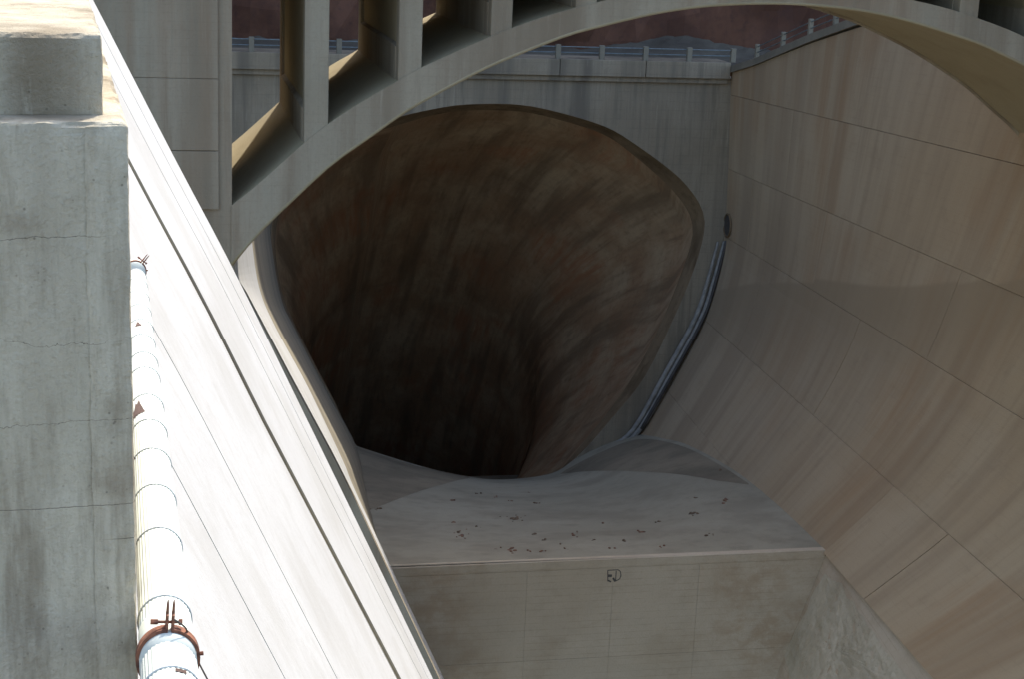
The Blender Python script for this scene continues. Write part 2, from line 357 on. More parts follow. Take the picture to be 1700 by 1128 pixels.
# lining of the tunnel, falling steeply away
c0 = sum(inner, Vector())/n
secs = [inner]; uvs = [[(i*0.75, 0) for i in range(n)]]
K = 58; cen = c0.copy(); length = 0
for k in range(1, K+1):
    ang = math.radians(min(50, 24 + 26*min(1, max(0, k-5)/16)))
    step = 1.6; length += step
    cen = cen + (B*math.cos(ang) - Z*math.sin(ang))*step - H*(0.07 if k < 14 else 0)
    w_ = min(1, k/15); w_ = w_*w_*(3-2*w_)
    upv = (Z*math.cos(ang*w_) + B*math.sin(ang*w_)).normalized()
    R0 = 10.0
    sec = []
    for i, p in enumerate(inner):
        d = p - c0; a = math.atan2(d.dot(Z), d.dot(H)); rad = d.length
        shp = rad*(1-w_) + R0*w_
        rr = shp + 0.16*noise.fractal(Vector((math.cos(a)*3, math.sin(a)*3, length*0.16)), 0.6, 2.0, 4)
        if k < 3: rr = shp
        drop = 0.20*min(length, 24)*max(0, -math.sin(a))
        sec.append(cen + H*math.cos(a)*rr + upv*math.sin(a)*rr - Z*min(9, drop))
    secs.append(sec); uvs.append([(i*0.72 + 0.25*math.sin(length*0.2), length) for i in range(n)])
def bore(name, ks, off, mat):
    v = []; uvl = []
    for k in ks:
        cc = sum(secs[k], Vector())/n
        for i in range(n):
            p = secs[k][i]; v.append(p + (p-cc).normalized()*off); uvl.append(uvs[k][i])
    f = [(a*n+i, a*n+(i+1) % n, (a+1)*n+(i+1) % n, (a+1)*n+i) for a in range(len(ks)-1) for i in range(n)]
    if ks[-1] == K: f.append(tuple((len(ks)-1)*n+i for i in range(n)))
    return mesh(name, v, f, mat, PW, True, uvl)
bore('tunnel_lining', list(range(K+1)), 0.22, M_TUN)
k0 = 0
for ln in [3, 4, 4, 5, 5, 5, 6, 6, 6, 6, 8]:
    bore('lining_ring', list(range(k0, min(K, k0+ln)+1)), random.uniform(0.0, 0.09) if k0 else 0.0, M_TUN); k0 += ln
    if k0 >= K: break
# cornice in cast lengths along the top of the headwall
zc0 = atB(1215, 131, DW-0.5).z; zc1 = atB(1215, 104, DW-0.5).z
cor_px = [1214, 1073, 930, 780, 630, 480, 330, 180]
us = [atB(x, 110, DW-0.5).dot(H) for x in cor_px]
for a, b in zip(us, us[1:]):
    m = MB(); wbox(m, b+0.02, a-0.02, DW-0.5, DW+2.5, zc0, zc1); m.build('coping_block', M_WWALL, PW, bevel=0.03)
m = MB(); wbox(m, us[-1], us[0]-0.1, DW-0.25, DW+2.3, zc0-0.35, zc0); m.build('coping_moulding', M_WWALL, PW)
# railing
RW = thing('walkway_railing', 'pale rail with square posts on top of the headwall behind the arch', 'railing')
post_u = []
x = 1216
for k in range(13):
    p = atB(x, 104, DW-0.1); post_u.append(p.dot(H)); x -= 72.6
for k, u in enumerate(post_u):
    m = MB(); wbox(m, u-0.17, u+0.17, DW-0.27, DW+0.07, zc1, zc1+0.95); m.build('post', M_POST, RW, bevel=0.02)
for a, b in zip(post_u, post_u[1:]):
    for dz in (0.42, 0.80):
        m = MB(); m.tube([W(b+0.17, DW-0.1, zc1+dz), W(a-0.17, DW-0.1, zc1+dz)], 0.04, 6); m.build('rail', M_RAIL, RW)

# ================================================================== RIGHT CHANNEL WALL
RWALL = thing('channel_wall', 'tall brown streaked concrete wall curving in from the right of the tunnel', 'wall')
top_px = [(1216, 120), (1255, 108), (1300, 89), (1342, 71), (1400, 50), (1480, 22), (1560, -6), (1640, -34)]
TOPT = []
for x, y in top_px:
    z, t = hit(x, y); TOPT.append((t, z))
TOPT.sort()
def ztop(t): return min(1.5, lerptab(TOPT, max(t, 0)))
TMAX = 96.0
rowz = [None, ZT['C'], ZT['B'], ZT['A'], ZT['D'], ZT['F'], -46.0]
# outward (back) normal of the swept wall at height z
def backn(z):
    tg = (Ez(z+0.3) - Ez(z-0.3)).normalized(); nn = tg.cross(J)
    if nn.dot(H) < 0: nn = -nn
    return nn.normalized()
ZLIP = lipR[0] - 0.15; TLIP = lipR[1]/(1 + SH*(ZLIP+10))
cuts = {0: [0, 22, 55, TMAX], 1: [0, 17, 46.8, TMAX], 2: [0, 8, 27, 50, TMAX], 3: [0, 14, 38, 61, TMAX], 4: [0, 25, TLIP, 66, TMAX+12], 5: [0, 18, TLIP]}
for r in range(6):
    for c in range(len(cuts[r])-1):
        t0, t1 = cuts[r][c]+0.018, cuts[r][c+1]-0.018
        nt_ = max(3, int((t1-t0)/2)); nz_ = 5
        proud = random.uniform(0, 0.03)
        grid = []; uvg = []
        ug = random.uniform(0, 3)
        for i in range(nt_+1):
            t = t0 + (t1-t0)*i/nt_
            za = ztop(t) if r == 0 else rowz[r]-0.013; zb = rowz[r+1]+0.013
            if r == 4 and cuts[r][c] >= TLIP-0.01: zb = max(zb, ZLIP)
            row = []; ru = []
            for k in range(nz_+1):
                z = za + (zb-za)*k/nz_
                row.append(S2(z, t) - backn(z)*proud); ru.append((t + ug, z))
            grid.append(row); uvg.append(ru)
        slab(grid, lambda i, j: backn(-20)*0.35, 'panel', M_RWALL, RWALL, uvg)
# backing mass behind the panels
for ta, tb, zbot in ((0, lipR[1]-0.02, -46), (lipR[1]-0.015, TMAX, ZLIP+0.1)):
    grid = []
    for i in range(24):
        t = ta + (tb-ta)*i/23
        grid.append([S(ztop(t)-0.05 + (zbot-ztop(t))*k/14, t) + backn(ztop(t)-0.05 + (zbot-ztop(t))*k/14)*0.12 for k in range(15)])
    slab(grid, H*1.4, 'wall_core', M_JOINT, RWALL)
# kerb along the sloping top
v = []; f = []; pr = [(-0.15, 0.0), (-0.15, 0.45), (0.45, 0.45), (0.45, 0.0)]; nk = 30
for i in range(nk+1):
    t = 0.2 + 60*i/nk; p = S(ztop(t), t)
    for a, b in pr: v.append(p + H*a + Z*b)
for i in range(nk):
    for k in range(4): a = i*4; f.append((a+k, a+(k+1) % 4, a+4+(k+1) % 4, a+4+k))
f += [(0, 1, 2, 3), (nk*4+3, nk*4+2, nk*4+1, nk*4)]
mesh('kerb', v, f, M_POST, RWALL)
# railing on that kerb
RR = thing('ramp_railing', 'thin rail with white posts climbing the ramp top of the right hand wall', 'railing')
pos = []
for x, y in [(1253, 103), (1296, 82), (1341, 66), (1383, 50), (1430, 32), (1480, 15), (1535, -4)]:
    z, t = hit(x, y); pos.append(t)
bases = [S(ztop(t), t) + Z*0.45 + H*0.1 for t in pos]
for k, p in enumerate(bases):
    m = MB(); m.box(p + Z*0.45, H*0.13, B*0.13, Z*0.5); m.build('post', M_POST, RR, bevel=0.02)
for a, b in zip(bases, bases[1:]):
    for dz in (0.4, 0.78):
        m = MB(); m.tube([a+Z*dz, b+Z*dz], 0.035, 6); m.build('rail', M_RAIL, RR)
# conduits down the corner
cz = [atB(x, y, DW).z for x, y in [(1205, 402), (1186, 470), (1168, 528), (1120, 620), (1063, 722)]]
CD = thing('corner_conduit', 'blue grey twin drain conduit running down the corner right of the tunnel mouth', 'conduit')
cpx = [(1201, 400), (1184, 465), (1163, 528), (1112, 622), (1060, 713), (1020, 742), (990, 757)]
for off, rr in ((2, 0.25), (-9, 0.18)):
    pts = catmull([atB(x+off, y+abs(off)*0.2, DW-0.45) for x, y in cpx], 5)
    m = MB(); m.tube(pts, [rr*(0.45+0.55*min(1, i/8)) for i in range(len(pts))], 8); m.build('conduit_run', M_CONDUIT, CD, True)
pts = catmull([atB(x+5, y, DW-0.7) for x, y in cpx[:-2]], 5)
m = MB(); m.tube(pts, 0.12, 6); m.build('conduit_edge', M_WIRE, CD, True)
# drain hole: flat dark disc, its shade put into the colour
z, t = hit(1210, 374); p = S(z, t) - backn(z)*0.05
DH = thing('drain_opening', 'small dark oval drain hole high in the wall corner right of the tunnel', 'drain')
tv = Ez(z+0.5)-Ez(z-0.5); tv.normalize()
m = MB(); m.tube([p + backn(z)*0.5, p - backn(z)*0.02], [0.3, 0.3], 14)
v = []; n_ = 18
for k in range(n_):
    a = 2*math.pi*k/n_; v.append(p - J*math.cos(a)*1.05 + tv*math.sin(a)*0.80)
v2 = [q - backn(z)*0.06 for q in v]
mesh('shade_disc', v+v2, [tuple(range(n_, 2*n_))]+[(i, (i+1) % n_, n_+(i+1) % n_, n_+i) for i in range(n_)], M_WIRE, DH)
mm = MB(); mm.tube([q - backn(z)*0.06 for q in v] + [v[0] - backn(z)*0.06], 0.07, 5, False); mm.build('rim', M_RING, DH)

# ================================================================== SPILLWAY FLOOR
# sill edge: straight line at the lip distance
P_LIPL = atB(610, 943, D_LIP)
ZL = P_LIPR.z
base_px = [(560, 730), (591, 741), (640, 757), (700, 775), (760, 789), (830, 797), (915, 787), (960, 760), (1015, 735), (1060, 722)]
back = resample(catmull([atB(x, y, DW-0.02) for x, y in base_px], 6), 61)
right_px = [(1062, 722), (1100, 727), (1140, 737), (1200, 768), (1250, 803), (1310, 855), (1370, 914)]
rightc = []
for x, y in right_px:
    z, t = hit(x, y); rightc.append(S(z, t) + H*0.15)
rightc[0] = back[-1].copy(); rightc[-1] = P_LIPR + H*0.15
rightc = resample(catmull(rightc, 6), 41)
leftc = resample([back[0], atB(582, 800, 96), atB(594, 860, 86), P_LIPL], 41)
lipc = resample([P_LIPL, P_LIPR + H*0.15], 61)
NU, NV = 61, 41
v = []
for j in range(NV):
    tv_ = j/(NV-1)
    for i in range(NU):
        s_ = i/(NU-1)
        p = back[i]*(1-tv_) + lipc[i]*tv_ + leftc[j]*(1-s_) + rightc[j]*s_ - (back[0]*(1-s_)*(1-tv_) + back[-1]*s_*(1-tv_) + P_LIPL*(1-s_)*tv_ + (P_LIPR+H*0.15)*s_*tv_)
        v.append(p)
f = [(j*NU+i, j*NU+i+1, (j+1)*NU+i+1, (j+1)*NU+i) for j in range(NV-1) for i in range(NU-1)]
FL = tag(mesh('spillway_floor', v, f, M_FLOOR, None, True), kind='structure')
from mathutils.bvhtree import BVHTree
_bvh = BVHTree.FromPolygons([v_.co.copy() for v_ in FL.data.vertices], [tuple(p_.vertices) for p_ in FL.data.polygons])
def floor_hit(x, y):
    for k in range(40):
        r = _bvh.ray_cast(Vector((0, 0, 0)), ray(x, y+k*0.7).normalized())
        if r[0] is not None: return r[0], r[1]
    raise ValueError((x, y))
def flank(crease, wallpx):
    # stained fillet skin laid on the floor between its crease and the wall
    A = resample(catmull([Vector((x, y, 0)) for x, y in crease], 5), 36)
    Bq = resample(catmull([Vector((x, y, 0)) for x, y in wallpx], 5), 36)
    v = []
    for i in range(36):
        for k in range(13):
            q = A[i].lerp(Bq[i], k/12); q.y += 0.5*noise.noise(Vector((i*0.4, 0, 0))) if k == 0 else 0
            v.append(floor_hit(q.x, q.y)[0] + Z*0.012)
    tag(mesh('floor_flank', v, [(i*13+k, i*13+k+1, (i+1)*13+k+1, (i+1)*13+k) for i in range(35) for k in range(12)], M_FLANK, None, True), kind='structure')
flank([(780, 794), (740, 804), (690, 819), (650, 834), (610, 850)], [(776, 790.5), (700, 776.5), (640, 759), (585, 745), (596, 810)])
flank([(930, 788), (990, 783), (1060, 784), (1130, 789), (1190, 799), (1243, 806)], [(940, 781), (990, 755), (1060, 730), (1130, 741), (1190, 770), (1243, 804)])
# sill: front face panels under the lip
SILL = thing('spillway_sill', 'pale concrete step face below the floor in front of the dark tunnel', 'sill')
nrm = -B
def sillp(x, y, off=0.0): return atB(x, y, D_LIP-off)
zl = ZL-0.02
def zl_at(u): return ZL-0.02 + (P_LIPR.z-ZL)*(u-P_LIPL.dot(H))/(P_LIPR.dot(H)-P_LIPL.dot(H))
def tilt(o):
    for v_ in o.data.vertices:
        if v_.co.z > -46: v_.co.z += zl_at(v_.co.dot(H))-zl
    return o
cols = [610, 875, 1018, 1160, 1368]
ucol = [atB(x, 950, D_LIP).dot(H) for x in cols]; ucol[-1] = P_LIPR.dot(H)
z_mid = atB(1000, 1091, D_LIP).z
m = MB(); wbox(m, ucol[0], ucol[-1], D_LIP-0.075, D_LIP+0.35, zl-0.42, zl+0.045); tilt(m.build('nosing', M_SILL, SILL, bevel=0.03))
for (za, zb) in ((zl-0.423, z_mid+0.006), (z_mid-0.006, -47)):
    for a, b in zip(ucol, ucol[1:]):
        m = MB(); wbox(m, a+0.005, b-0.005, D_LIP-0.06, D_LIP+0.5, zb, za); tilt(m.build('panel', M_SILL, SILL))
m = MB(); wbox(m, ucol[0], ucol[-1], D_LIP, D_LIP+0.8, -47, zl-0.43); tilt(m.build('core', M_SILL, SILL))
# fillet block at the foot of the right wall
corner = P_LIPR + (-B)*0.07
foot2 = atB(1284, 1128, D_LIP-0.07)
dn = (foot2 - corner)
BER = thing('wall_fillet', 'sloping concrete fillet with pitted rough patch at foot of right wall', 'fillet')
L_ = 40.0
quadg = []
for i in range(15):
    row = []
    for k in range(9):
        row.append(corner - J*(L_*i/14) + dn*(1.6*k/8) + H*0.1)
    quadg.append(row)
slab(quadg, (H*0.5 - Z*0.8), 'fillet_face', M_SILL, BER, [[(i, k) for k in range(9)] for i in range(15)])
nf = (J.cross(dn)).normalized()
if nf.z < 0: nf = -nf
rp = [(1369, 948), (1352, 985), (1330, 1030), (1302, 1082), (1312, 1130), (1345, 1180), (1420, 1200), (1545, 1180), (1500, 1118), (1455, 1062), (1425, 1015), (1396, 972)]
ctr = onplane(1385, 1075, corner + H*0.1, nf)
v = [ctr + nf*0.06]; rings = 30; per = 120
bd = resample([onplane(x, y, corner + H*0.1, nf) for x, y in rp], per, True)
for r_ in range(1, rings+1):
    for k in range(per):
        q = ctr.lerp(bd[k], r_/rings); a = noise.fractal(q*2.2, 0.8, 2.0, 5)*0.8
        q = q + (bd[k]-ctr).normalized()*(noise.noise(q*0.9)*0.35*(r_/rings)**4)
        tp = min(1, (rings-r_)/7)
        v.append(q + nf*(0.012 + 0.03*tp + 0.10*a*tp))
f = [(0, 1+k, 1+(k+1) % per) for k in range(per)]
for r_ in range(rings-1):
    for k in range(per):
        a = 1+r_*per; f.append((a+k, a+(k+1) % per, a+per+(k+1) % per, a+per+k))
mesh('rough_patch', v, f, M_ROUGH, BER, True)
# channel bed below
tag(mesh('channel_bed', [W(-60, -20, -46.9), W(120, -20, -46.9), W(120, 130, -46.9), W(-60, 130, -46.9)], [(0, 1, 2, 3)], M_FLANK), kind='structure')

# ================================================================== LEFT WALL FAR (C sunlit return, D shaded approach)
LW = thing('approach_wall', 'smooth grey concrete wall leading along the left side into the tunnel mouth', 'wall')
c_l = [(382, 405), (386, 432), (394, 474), (435, 545), (487, 643), (553, 765), (590, 838), (727, 1132), (745, 1170)]
c_r = [(414, 330), (418, 399), (431, 480), (458, 545), (511, 643), (569, 765), (600, 838), (737, 1128), (757, 1168)]
d_r = [(447, 330), (450, 400), (467, 496), (489, 545), (535, 637), (591, 741), (612, 838), (690, 1128), (705, 1168)]
DC0, DC1 = 56.0, 66.0
def zdep(i): return [110, 110, 110, 110, 110, 110, 88, 72, 70][i]
cl = [atB(x, y, DC0) for x, y in c_l]; cr = [atB(x, y, DC1) for x, y in c_r]
dr = [atB(x, y, min(zdep(i), DW-0.05)) for i, (x, y) in enumerate(d_r)]
def loft(a, b, na, nb, name, mat, par, thick):
    A = resample(catmull(a, 5), na); Bq = resample(catmull(b, 5), na)
    g = [[A[i].lerp(Bq[i], k/nb) for k in range(nb+1)] for i in range(na)]
    return slab(g, thick, name, mat, par)
def loft_idx(a, b, nb, name, mat, par, thick, sub=6):
    A = catmull(a, sub); Bq = catmull(b, sub)
    g = [[A[i].lerp(Bq[i], k/nb) for k in range(nb+1)] for i in range(len(A))]
    return slab(g, thick, name, mat, par)
loft_idx(cl, cr, 4, 'return_face', M_LEFT, LW, -H*1.5)
loft_idx([p + B*0.02 for p in cr], dr, 12, 'wall_face', M_LWALL, LW, -H*1.2)

# ================================================================== NEAR WEIR FACE (sunlit, left)
KL = 36.0
l1_px = [(75, -150), (155, 0), (225, 136), (300, 281), (384, 440), (480, 636), (580, 841), (650, 985), (719, 1128), (800, 1297), (1000, 1715)]
L1 = catmull([atB(x, y, KL) for x, y in l1_px], 6)
L1 = sorted(L1, key=lambda p: -p.z)
L1T = sorted([(p.z, p.dot(H)) for p in L1])
def Lz(z): return W(lerptab(L1T, z), KL, z)
def LS(z, t): return Lz(z) - J*t
def hitL(x, y):
    r = ray(x, y); nn = r.cross(J); prev = None; z = 4.0
    while z > -60:
        g = nn.dot(Lz(z))
        if prev is not None and g*prev[1] <= 0:
            z0, g0 = prev; zz = z0 + (z-z0)*(g0/(g0-g) if g0 != g else 0)
            P = Lz(zz); nb = r.cross(nn); return zz, P.dot(nb)/J.dot(nb)
        prev = (z, g); z -= 0.05
    raise ValueError((x, y))
def joint(pxs):
    tab = sorted(hitL(x, y) for x, y in pxs)
    return lambda z: lerptab(tab, z)
jL2a = joint([(665, 1128), (430, 680), (216, 268)])          # far side of the dark slot
jL2b = joint([(659, 1128), (425, 680), (212, 268)])
jL2 = jL2b
j2 = joint([(560, 1128), (246, 529)])
j3 = joint([(470, 1128), (400, 1010), (330, 880), (232, 690)])
jf = joint([(700, 1128), (545, 825), (420, 577), (300, 345)])
WEIR = thing('weir_face', 'sunlit white concrete weir slope dropping beside the near pier and pipe', 'weir')
def lback(z):
    tg = (Lz(z+0.4)-Lz(z-0.4)).normalized(); nn = tg.cross(J)
    if nn.dot(H) > 0: nn = -nn
    return nn.normalized()
ztopL, zbotL = 1.0, -34.0
def strip(ja, jb, name, gap=0.025, za=ztopL, zb=zbotL, proud=0.0, thick=0.5):
    nz_ = 48; g = []; uvg = []
    for i in range(nz_+1):
        z = za + (zb-za)*i/nz_; ta, tb = ja(z)+gap, jb(z)-gap
        g.append([LS(z, ta + (tb-ta)*k/3) - lback(z)*proud for k in range(4)]); uvg.append([(k, z) for k in range(4)])
    return slab(g, lambda i, j: lback(-10)*thick, name, M_LEFT, WEIR, uvg)
J0 = lambda z: 0.0
JN = lambda z: 33.0
JA1 = lambda z: j2(z)*0.35 + jL2(z)*0.65
JB = [J0, jf, jL2a]
breaks = [1.0, -34.0]
def strips(ja, jb, proud=0):
    for a, b in zip(breaks, breaks[1:]): strip(ja, jb, 'face_panel', za=a, zb=b, proud=proud)
strips(J0, lambda z: jf(z)*0.45); strips(lambda z: jf(z)*0.45, jf); strips(jf, jL2a); strips(jL2b, j2); strips(j2, lambda z: j2(z)+3.5); strips(lambda z: j2(z)+3.5, JN)
# floor of slot and joints
nz_ = 30; g = []
for i in range(nz_+1):
    z = ztopL-0.1 + (zbotL-ztopL)*i/nz_
    g.append([LS(z, 33.0*k/10) + lback(z)*0.35 for k in range(11)])
slab(g, lambda i, j: lback(-10)*0.6, 'face_core', M_LWALL, WEIR)
m = MB()
pts = [LS(z, jL2a(z)-0.0) + lback(z)*0.02 for z in [1-1.0*k for k in range(34)]]
m.tube(pts, 0.035, 6); m.build('slot_edge', M_LWALL, WEIR)

# ================================================================== ARCH BRIDGE
BF, BB = 50.0, 60.5; q = 50/62
BR = thing('arch_bridge', 'grey concrete open spandrel arch bridge spanning the spillway channel', 'bridge')
U0 = 23.8*q
intr = [(21.3, -13.5), (20.6, -12.62), (19.95, -11.92), (19.15, -11.13), (17.6, -9.65), (16.2, -8.62), (14.7, -7.53), (13.0, -6.55), (11.8, -5.92), (10.6, -5.38), (8.6, -4.58), (7.4, -4.24), (6.6, -4.02), (4.9, -3.62), (2.8, -3.31), (0, -3.17)]
extr = [(21.3, -11.28), (20.3, -10.45), (18.65, -8.93), (17.7, -8.15), (16.4, -7.27), (15.1, -6.5), (14.2, -5.97), (11.65, -4.78), (10.8, -4.43), (9.65, -4.0), (8.4, -3.62), (7.0, -3.25), (5.1, -2.90), (2.5, -2.62), (0, -2.55)]
intr = sorted((a*q, z*q) for a, z in intr); extr = sorted((a*q, z*q) for a, z in extr)
def smoothtab(tab):
    pts = [Vector((a, z, 0)) for a, z in tab]; pts = [Vector((-pts[1].x, pts[1].y, 0))] + pts
    c = catmull(pts, 6); return sorted((p.x, p.y) for p in c)
intr = smoothtab(intr); extr = smoothtab(extr)
fi = lambda u: lerptab(intr, abs(u-U0)); fe = lambda u: lerptab(extr, abs(u-U0))
uL, uR = 21.3*q, 21.3*q
NA = 72; v = []; f = []; b0 = BF-0.04
for i in range(NA+1):
    u = U0 - uL + (uL+uR)*i/NA
    v += [W(u, b0, fi(u)), W(u, b0, fe(u)), W(u, BB, fe(u)), W(u, BB, fi(u))]
for i in range(NA):
    a = i*4
    for k in range(4): f.append((a+k, a+(k+1) % 4, a+4+(k+1) % 4, a+4+k))
f += [(0, 1, 2, 3), (NA*4+3, NA*4+2, NA*4+1, NA*4)]
ao = mesh('arch_rib', v, f, M_BRIDGE, BR)
ao.data.materials.append(M_SOFFIT)
for p_ in ao.data.polygons:
    if abs(p_.normal.dot(B)) < 0.5: p_.material_index = 1
# small chamfer strip along the lower front arris
m = MB(); pts = [W(U0-uL+(uL+uR)*i/NA, b0+0.05, fi(U0-uL+(uL+uR)*i/NA)-0.02) for i in range(NA+1)]
m.tube(pts, 0.07, 6); m.build('arris_fillet', M_SOFFIT, BR, True)
m = MB(); m.tube([p + B*(BB-BF-0.05) for p in pts], 0.09, 6); m.build('arris_fillet', M_BRIDGE, BR, True)
DKB, DKT = -1.55, -0.95
colspan = [(505, 545, 200), (661, 700, 110), (815, 850, 50), (956, 991, 10)]
cu = [(atB(a, y, BF).dot(H), atB(b, y, BF).dot(H)) for a, b, y in colspan]
cw = cu[0][1]-cu[0][0]; sp = cu[1][0]-cu[0][0]; sp = (cu[3][0]-cu[0][0])/3
cols_u = cu[:]
xr = atB(1595, 0, BF).dot(H)
while cols_u[-1][0] < xr + 12:
    cols_u.append((cols_u[-1][0]+sp, cols_u[-1][1]+sp))
off = min(((c[0]-xr) for c in cols_u), key=abs)
for i, (a, b) in enumerate(cols_u):
    if i > 3:
        k = min(1, (i-3)/5); a -= off*k; b -= off*k
    if b > U0 + uR - 0.6: continue
    def zb(u): return fe(u) - 0.25
    m = MB()
    def colbox(u0, u1, b0_, b1_, ztop_, zl=None, zr=None):
        z0 = zl if zl is not None else zb(u0); z1 = zr if zr is not None else zb(u1)
        m.hexa([W(u0, b0_, z0), W(u1, b0_, z1), W(u1, b1_, z1), W(u0, b1_, z0), W(u0, b0_, ztop_), W(u1, b0_, ztop_), W(u1, b1_, ztop_), W(u0, b1_, ztop_)])
    colbox(a+0.10, b-0.10, BF+0.30, BB-0.45, DKB)
    m.build('column_web', M_SOFFIT, BR)
    m = MB(); colbox(a, b, BF, BF+0.55, DKB); m.build('column_face', M_BRIDGE, BR, bevel=0.03)
    m = MB(); colbox(a-0.02, b+0.02, BB-0.75, BB-0.03, DKB); m.build('pilaster', M_BRIDGE, BR, bevel=0.03)
    m = MB(); h_ = 1.0
    pz = min(DKB-0.05, max(fe(a), fe(b))+h_)
    if min(fe(a), fe(b)) + h_ < DKB - 0.3:
        m.hexa([W(a-0.03, BF+0.5, fe(a)-0.2), W(b+0.03, BF+0.5, fe(b)-0.2), W(b+0.03, BB-0.7, fe(b)-0.2), W(a-0.03, BB-0.7, fe(a)-0.2),
                W(a-0.03, BF+0.5, fe(a)+h_), W(b+0.03, BF+0.5, fe(b)+h_), W(b+0.03, BB-0.7, fe(b)+h_), W(a-0.03, BB-0.7, fe(a)+h_)])
        m.build('plinth', M_BRIDGE, BR)
# left abutment pier with sloping foot
pier_px = [(60, -80), (385, -80), (385, 346), (385, 380), (384, 420), (387, 438), (396, 472), (412, 496), (438, 545), (490, 643), (556, 765), (593, 838), (730, 1130), (747, 1168), (560, 1168), (60, 250)]
pv = [atB(x, y, BF) for x, y in pier_px]
for p in pv[:2]: p.z = DKB
p_ = pv[0]; v, f = prism(pv, B*0.9); mesh('abutment_pier', v, f, M_BRIDGE, BR)
m = MB(); wbox(m, -4, pv[1].dot(H)-0.25, BF+0.9, BB-0.02, -9.6, DKB); m.build('pier_mass', M_SOFFIT, BR)
pr_ = [atB(x, y, BF-0.05) for x, y in [(362, -60), (364, 355), (180, 50), (160, -60)]]
# pilaster strip at pier edge: shallow raised panel left of it
u1 = atB(362, 100, BF).dot(H); u0 = atB(120, 100, BF).dot(H)
for (zt_, zbm) in ((DKB, atB(300, 129, BF).z+0.004), (atB(300, 129, BF).z-0.004, atB(300, 249, BF).z+0.01), (atB(300, 249, BF).z-0.01, -9.2)):
    m = MB(); wbox(m, u0-3, u1, BF-0.10, BF+0.01, zbm, zt_-0.002); m.build('pier_facing', M_BRIDGE, BR, bevel=0.015)
# right abutment
m = MB(); wbox(m, U0+uR-0.4, U0+uR+6, BF, BB, -30, DKB); m.build('right_abutment', M_BRIDGE, BR)
m = MB(); wbox(m, -7, U0+uR+14, BF-0.7, BB+0.5, DKB, DKT); m.build('deck', M_BRIDGE, BR, bevel=0.04)
for bb in (BF-0.7, BB+0.2):
    m = MB(); wbox(m, -7, U0+uR+14, bb, bb+0.3, DKT, DKT+0.9); m.build('parapet', M_BRIDGE, BR, bevel=0.03)

# ================================================================== NEAR GATE PIER
PD = 7.3
GP = thing('gate_pier', 'close weathered concrete gate pier with stepped cap filling the left edge', 'pier')
PB = ray(82, -185); PB.z = 0; PB.normalize(); PH = Vector((PB.y, -PB.x, 0))
def atP(x, y, d):
    a = ray(x, y); return a*(d/a.dot(PB))
def PWc(u, b, z): return PH*u + PB*b + Z*z
ledge = atP(212.5, 204, PD)
zle = ledge.z; ur = ledge.dot(PH)
cap_b = PD + 0.26
cr_ = atP(172, 190, cap_b); ucap = cr_.dot(PH)
capz = atP(172, 56, cap_b).z
def rough_box(name, u0, u1, b0, b1, z0, z1, res, amp, mat):
    m = bmesh.new()
    bmesh.ops.create_cube(m, size=1)
    bmesh.ops.bevel(m, geom=m.edges[:], offset=0.012, segments=1, affect='EDGES')
    for vtx in m.verts:
        c = vtx.co; vtx.co = PWc(u0+(c.x+.5)*(u1-u0), b0+(c.y+.5)*(b1-b0), z0+(c.z+.5)*(z1-z0))
    me = bpy.data.meshes.new(name); m.to_mesh(me); m.free(); me.materials.append(mat)
    o = bpy.data.objects.new(name, me); COL.objects.link(o); o.parent = GP
    return o
def grid_box(name, u0, u1, b0, b1, z0, z1, st, amp, rad, mat):
    """box made of a fine lattice, arrises worn unevenly"""
    su, sb, sz = [max(2, int(round(x_/st))) for x_ in (u1-u0, b1-b0, z1-z0)]
    idx = {}; v = []; f = []
    def pt(i, j, k):
        key = (i, j, k)
        if key not in idx:
            c = [u0+(u1-u0)*i/su, b0+(b1-b0)*j/sb, z0+(z1-z0)*k/sz]
            P = PWc(*c); w_ = noise.fractal(P*6, 0.6, 2, 4)
            ex = [(i in (0, su)), (j in (0, sb)), (k in (0, sz))]
            if sum(ex) >= 2:
                r_ = rad*(1.0 + 1.4*w_ + (0.7 if noise.noise(P*2.3+Vector((5, 0, 0))) > 0.35 else 0))
                r_ = max(0.002, r_)
                for a_, (lo, hi) in enumerate(((u0, u1), (b0, b1), (z0, z1))):
                    if ex[a_]: c[a_] += r_ if abs(c[a_]-lo) < abs(c[a_]-hi) else -r_
            P = PWc(*c)
            if sum(ex) == 1:
                d = [PH, PB, Z][ex.index(True)]; P = P + d*amp*noise.fractal(P*5, 0.6, 2, 4)
            idx[key] = len(v); v.append(P)
        return idx[key]
    for i in range(su):
        for k in range(sz):
            for j in (0, sb): f.append((pt(i, j, k), pt(i+1, j, k), pt(i+1, j, k+1), pt(i, j, k+1)))
    for i in range(su):
        for j in range(sb):
            for k in (0, sz): f.append((pt(i, j, k), pt(i+1, j, k), pt(i+1, j+1, k), pt(i, j+1, k)))
    for j in range(sb):
        for k in range(sz):
            for i in (0, su): f.append((pt(i, j, k), pt(i, j+1, k), pt(i, j+1, k+1), pt(i, j, k+1)))
    o = mesh(name, v, f, mat, GP); return o
ug = atP(146, 600, PD).dot(PH)
grid_box('cap_block', ucap-2.2, ucap, cap_b, cap_b+4.0, zle-0.02, capz, 0.022, 0.005, 0.007, M_PIER)
grid_box('ledge_slab', ucap-2.2, ur, PD+0.01, PD+4.5, zle-0.45, zle, 0.022, 0.004, 0.007, M_PIER)
grid_box('pier_edge_strip', ug+0.001, ur, PD-0.004, PD+0.6, zle-5.2, zle-0.006, 0.05, 0.004, 0.006, M_PIER)
grid_box('pier_body', ug-1.9, ug+0.05, PD+0.006, PD+4.5, zle-5.2, zle-0.008, 0.05, 0.005, 0.006, M_PIER)
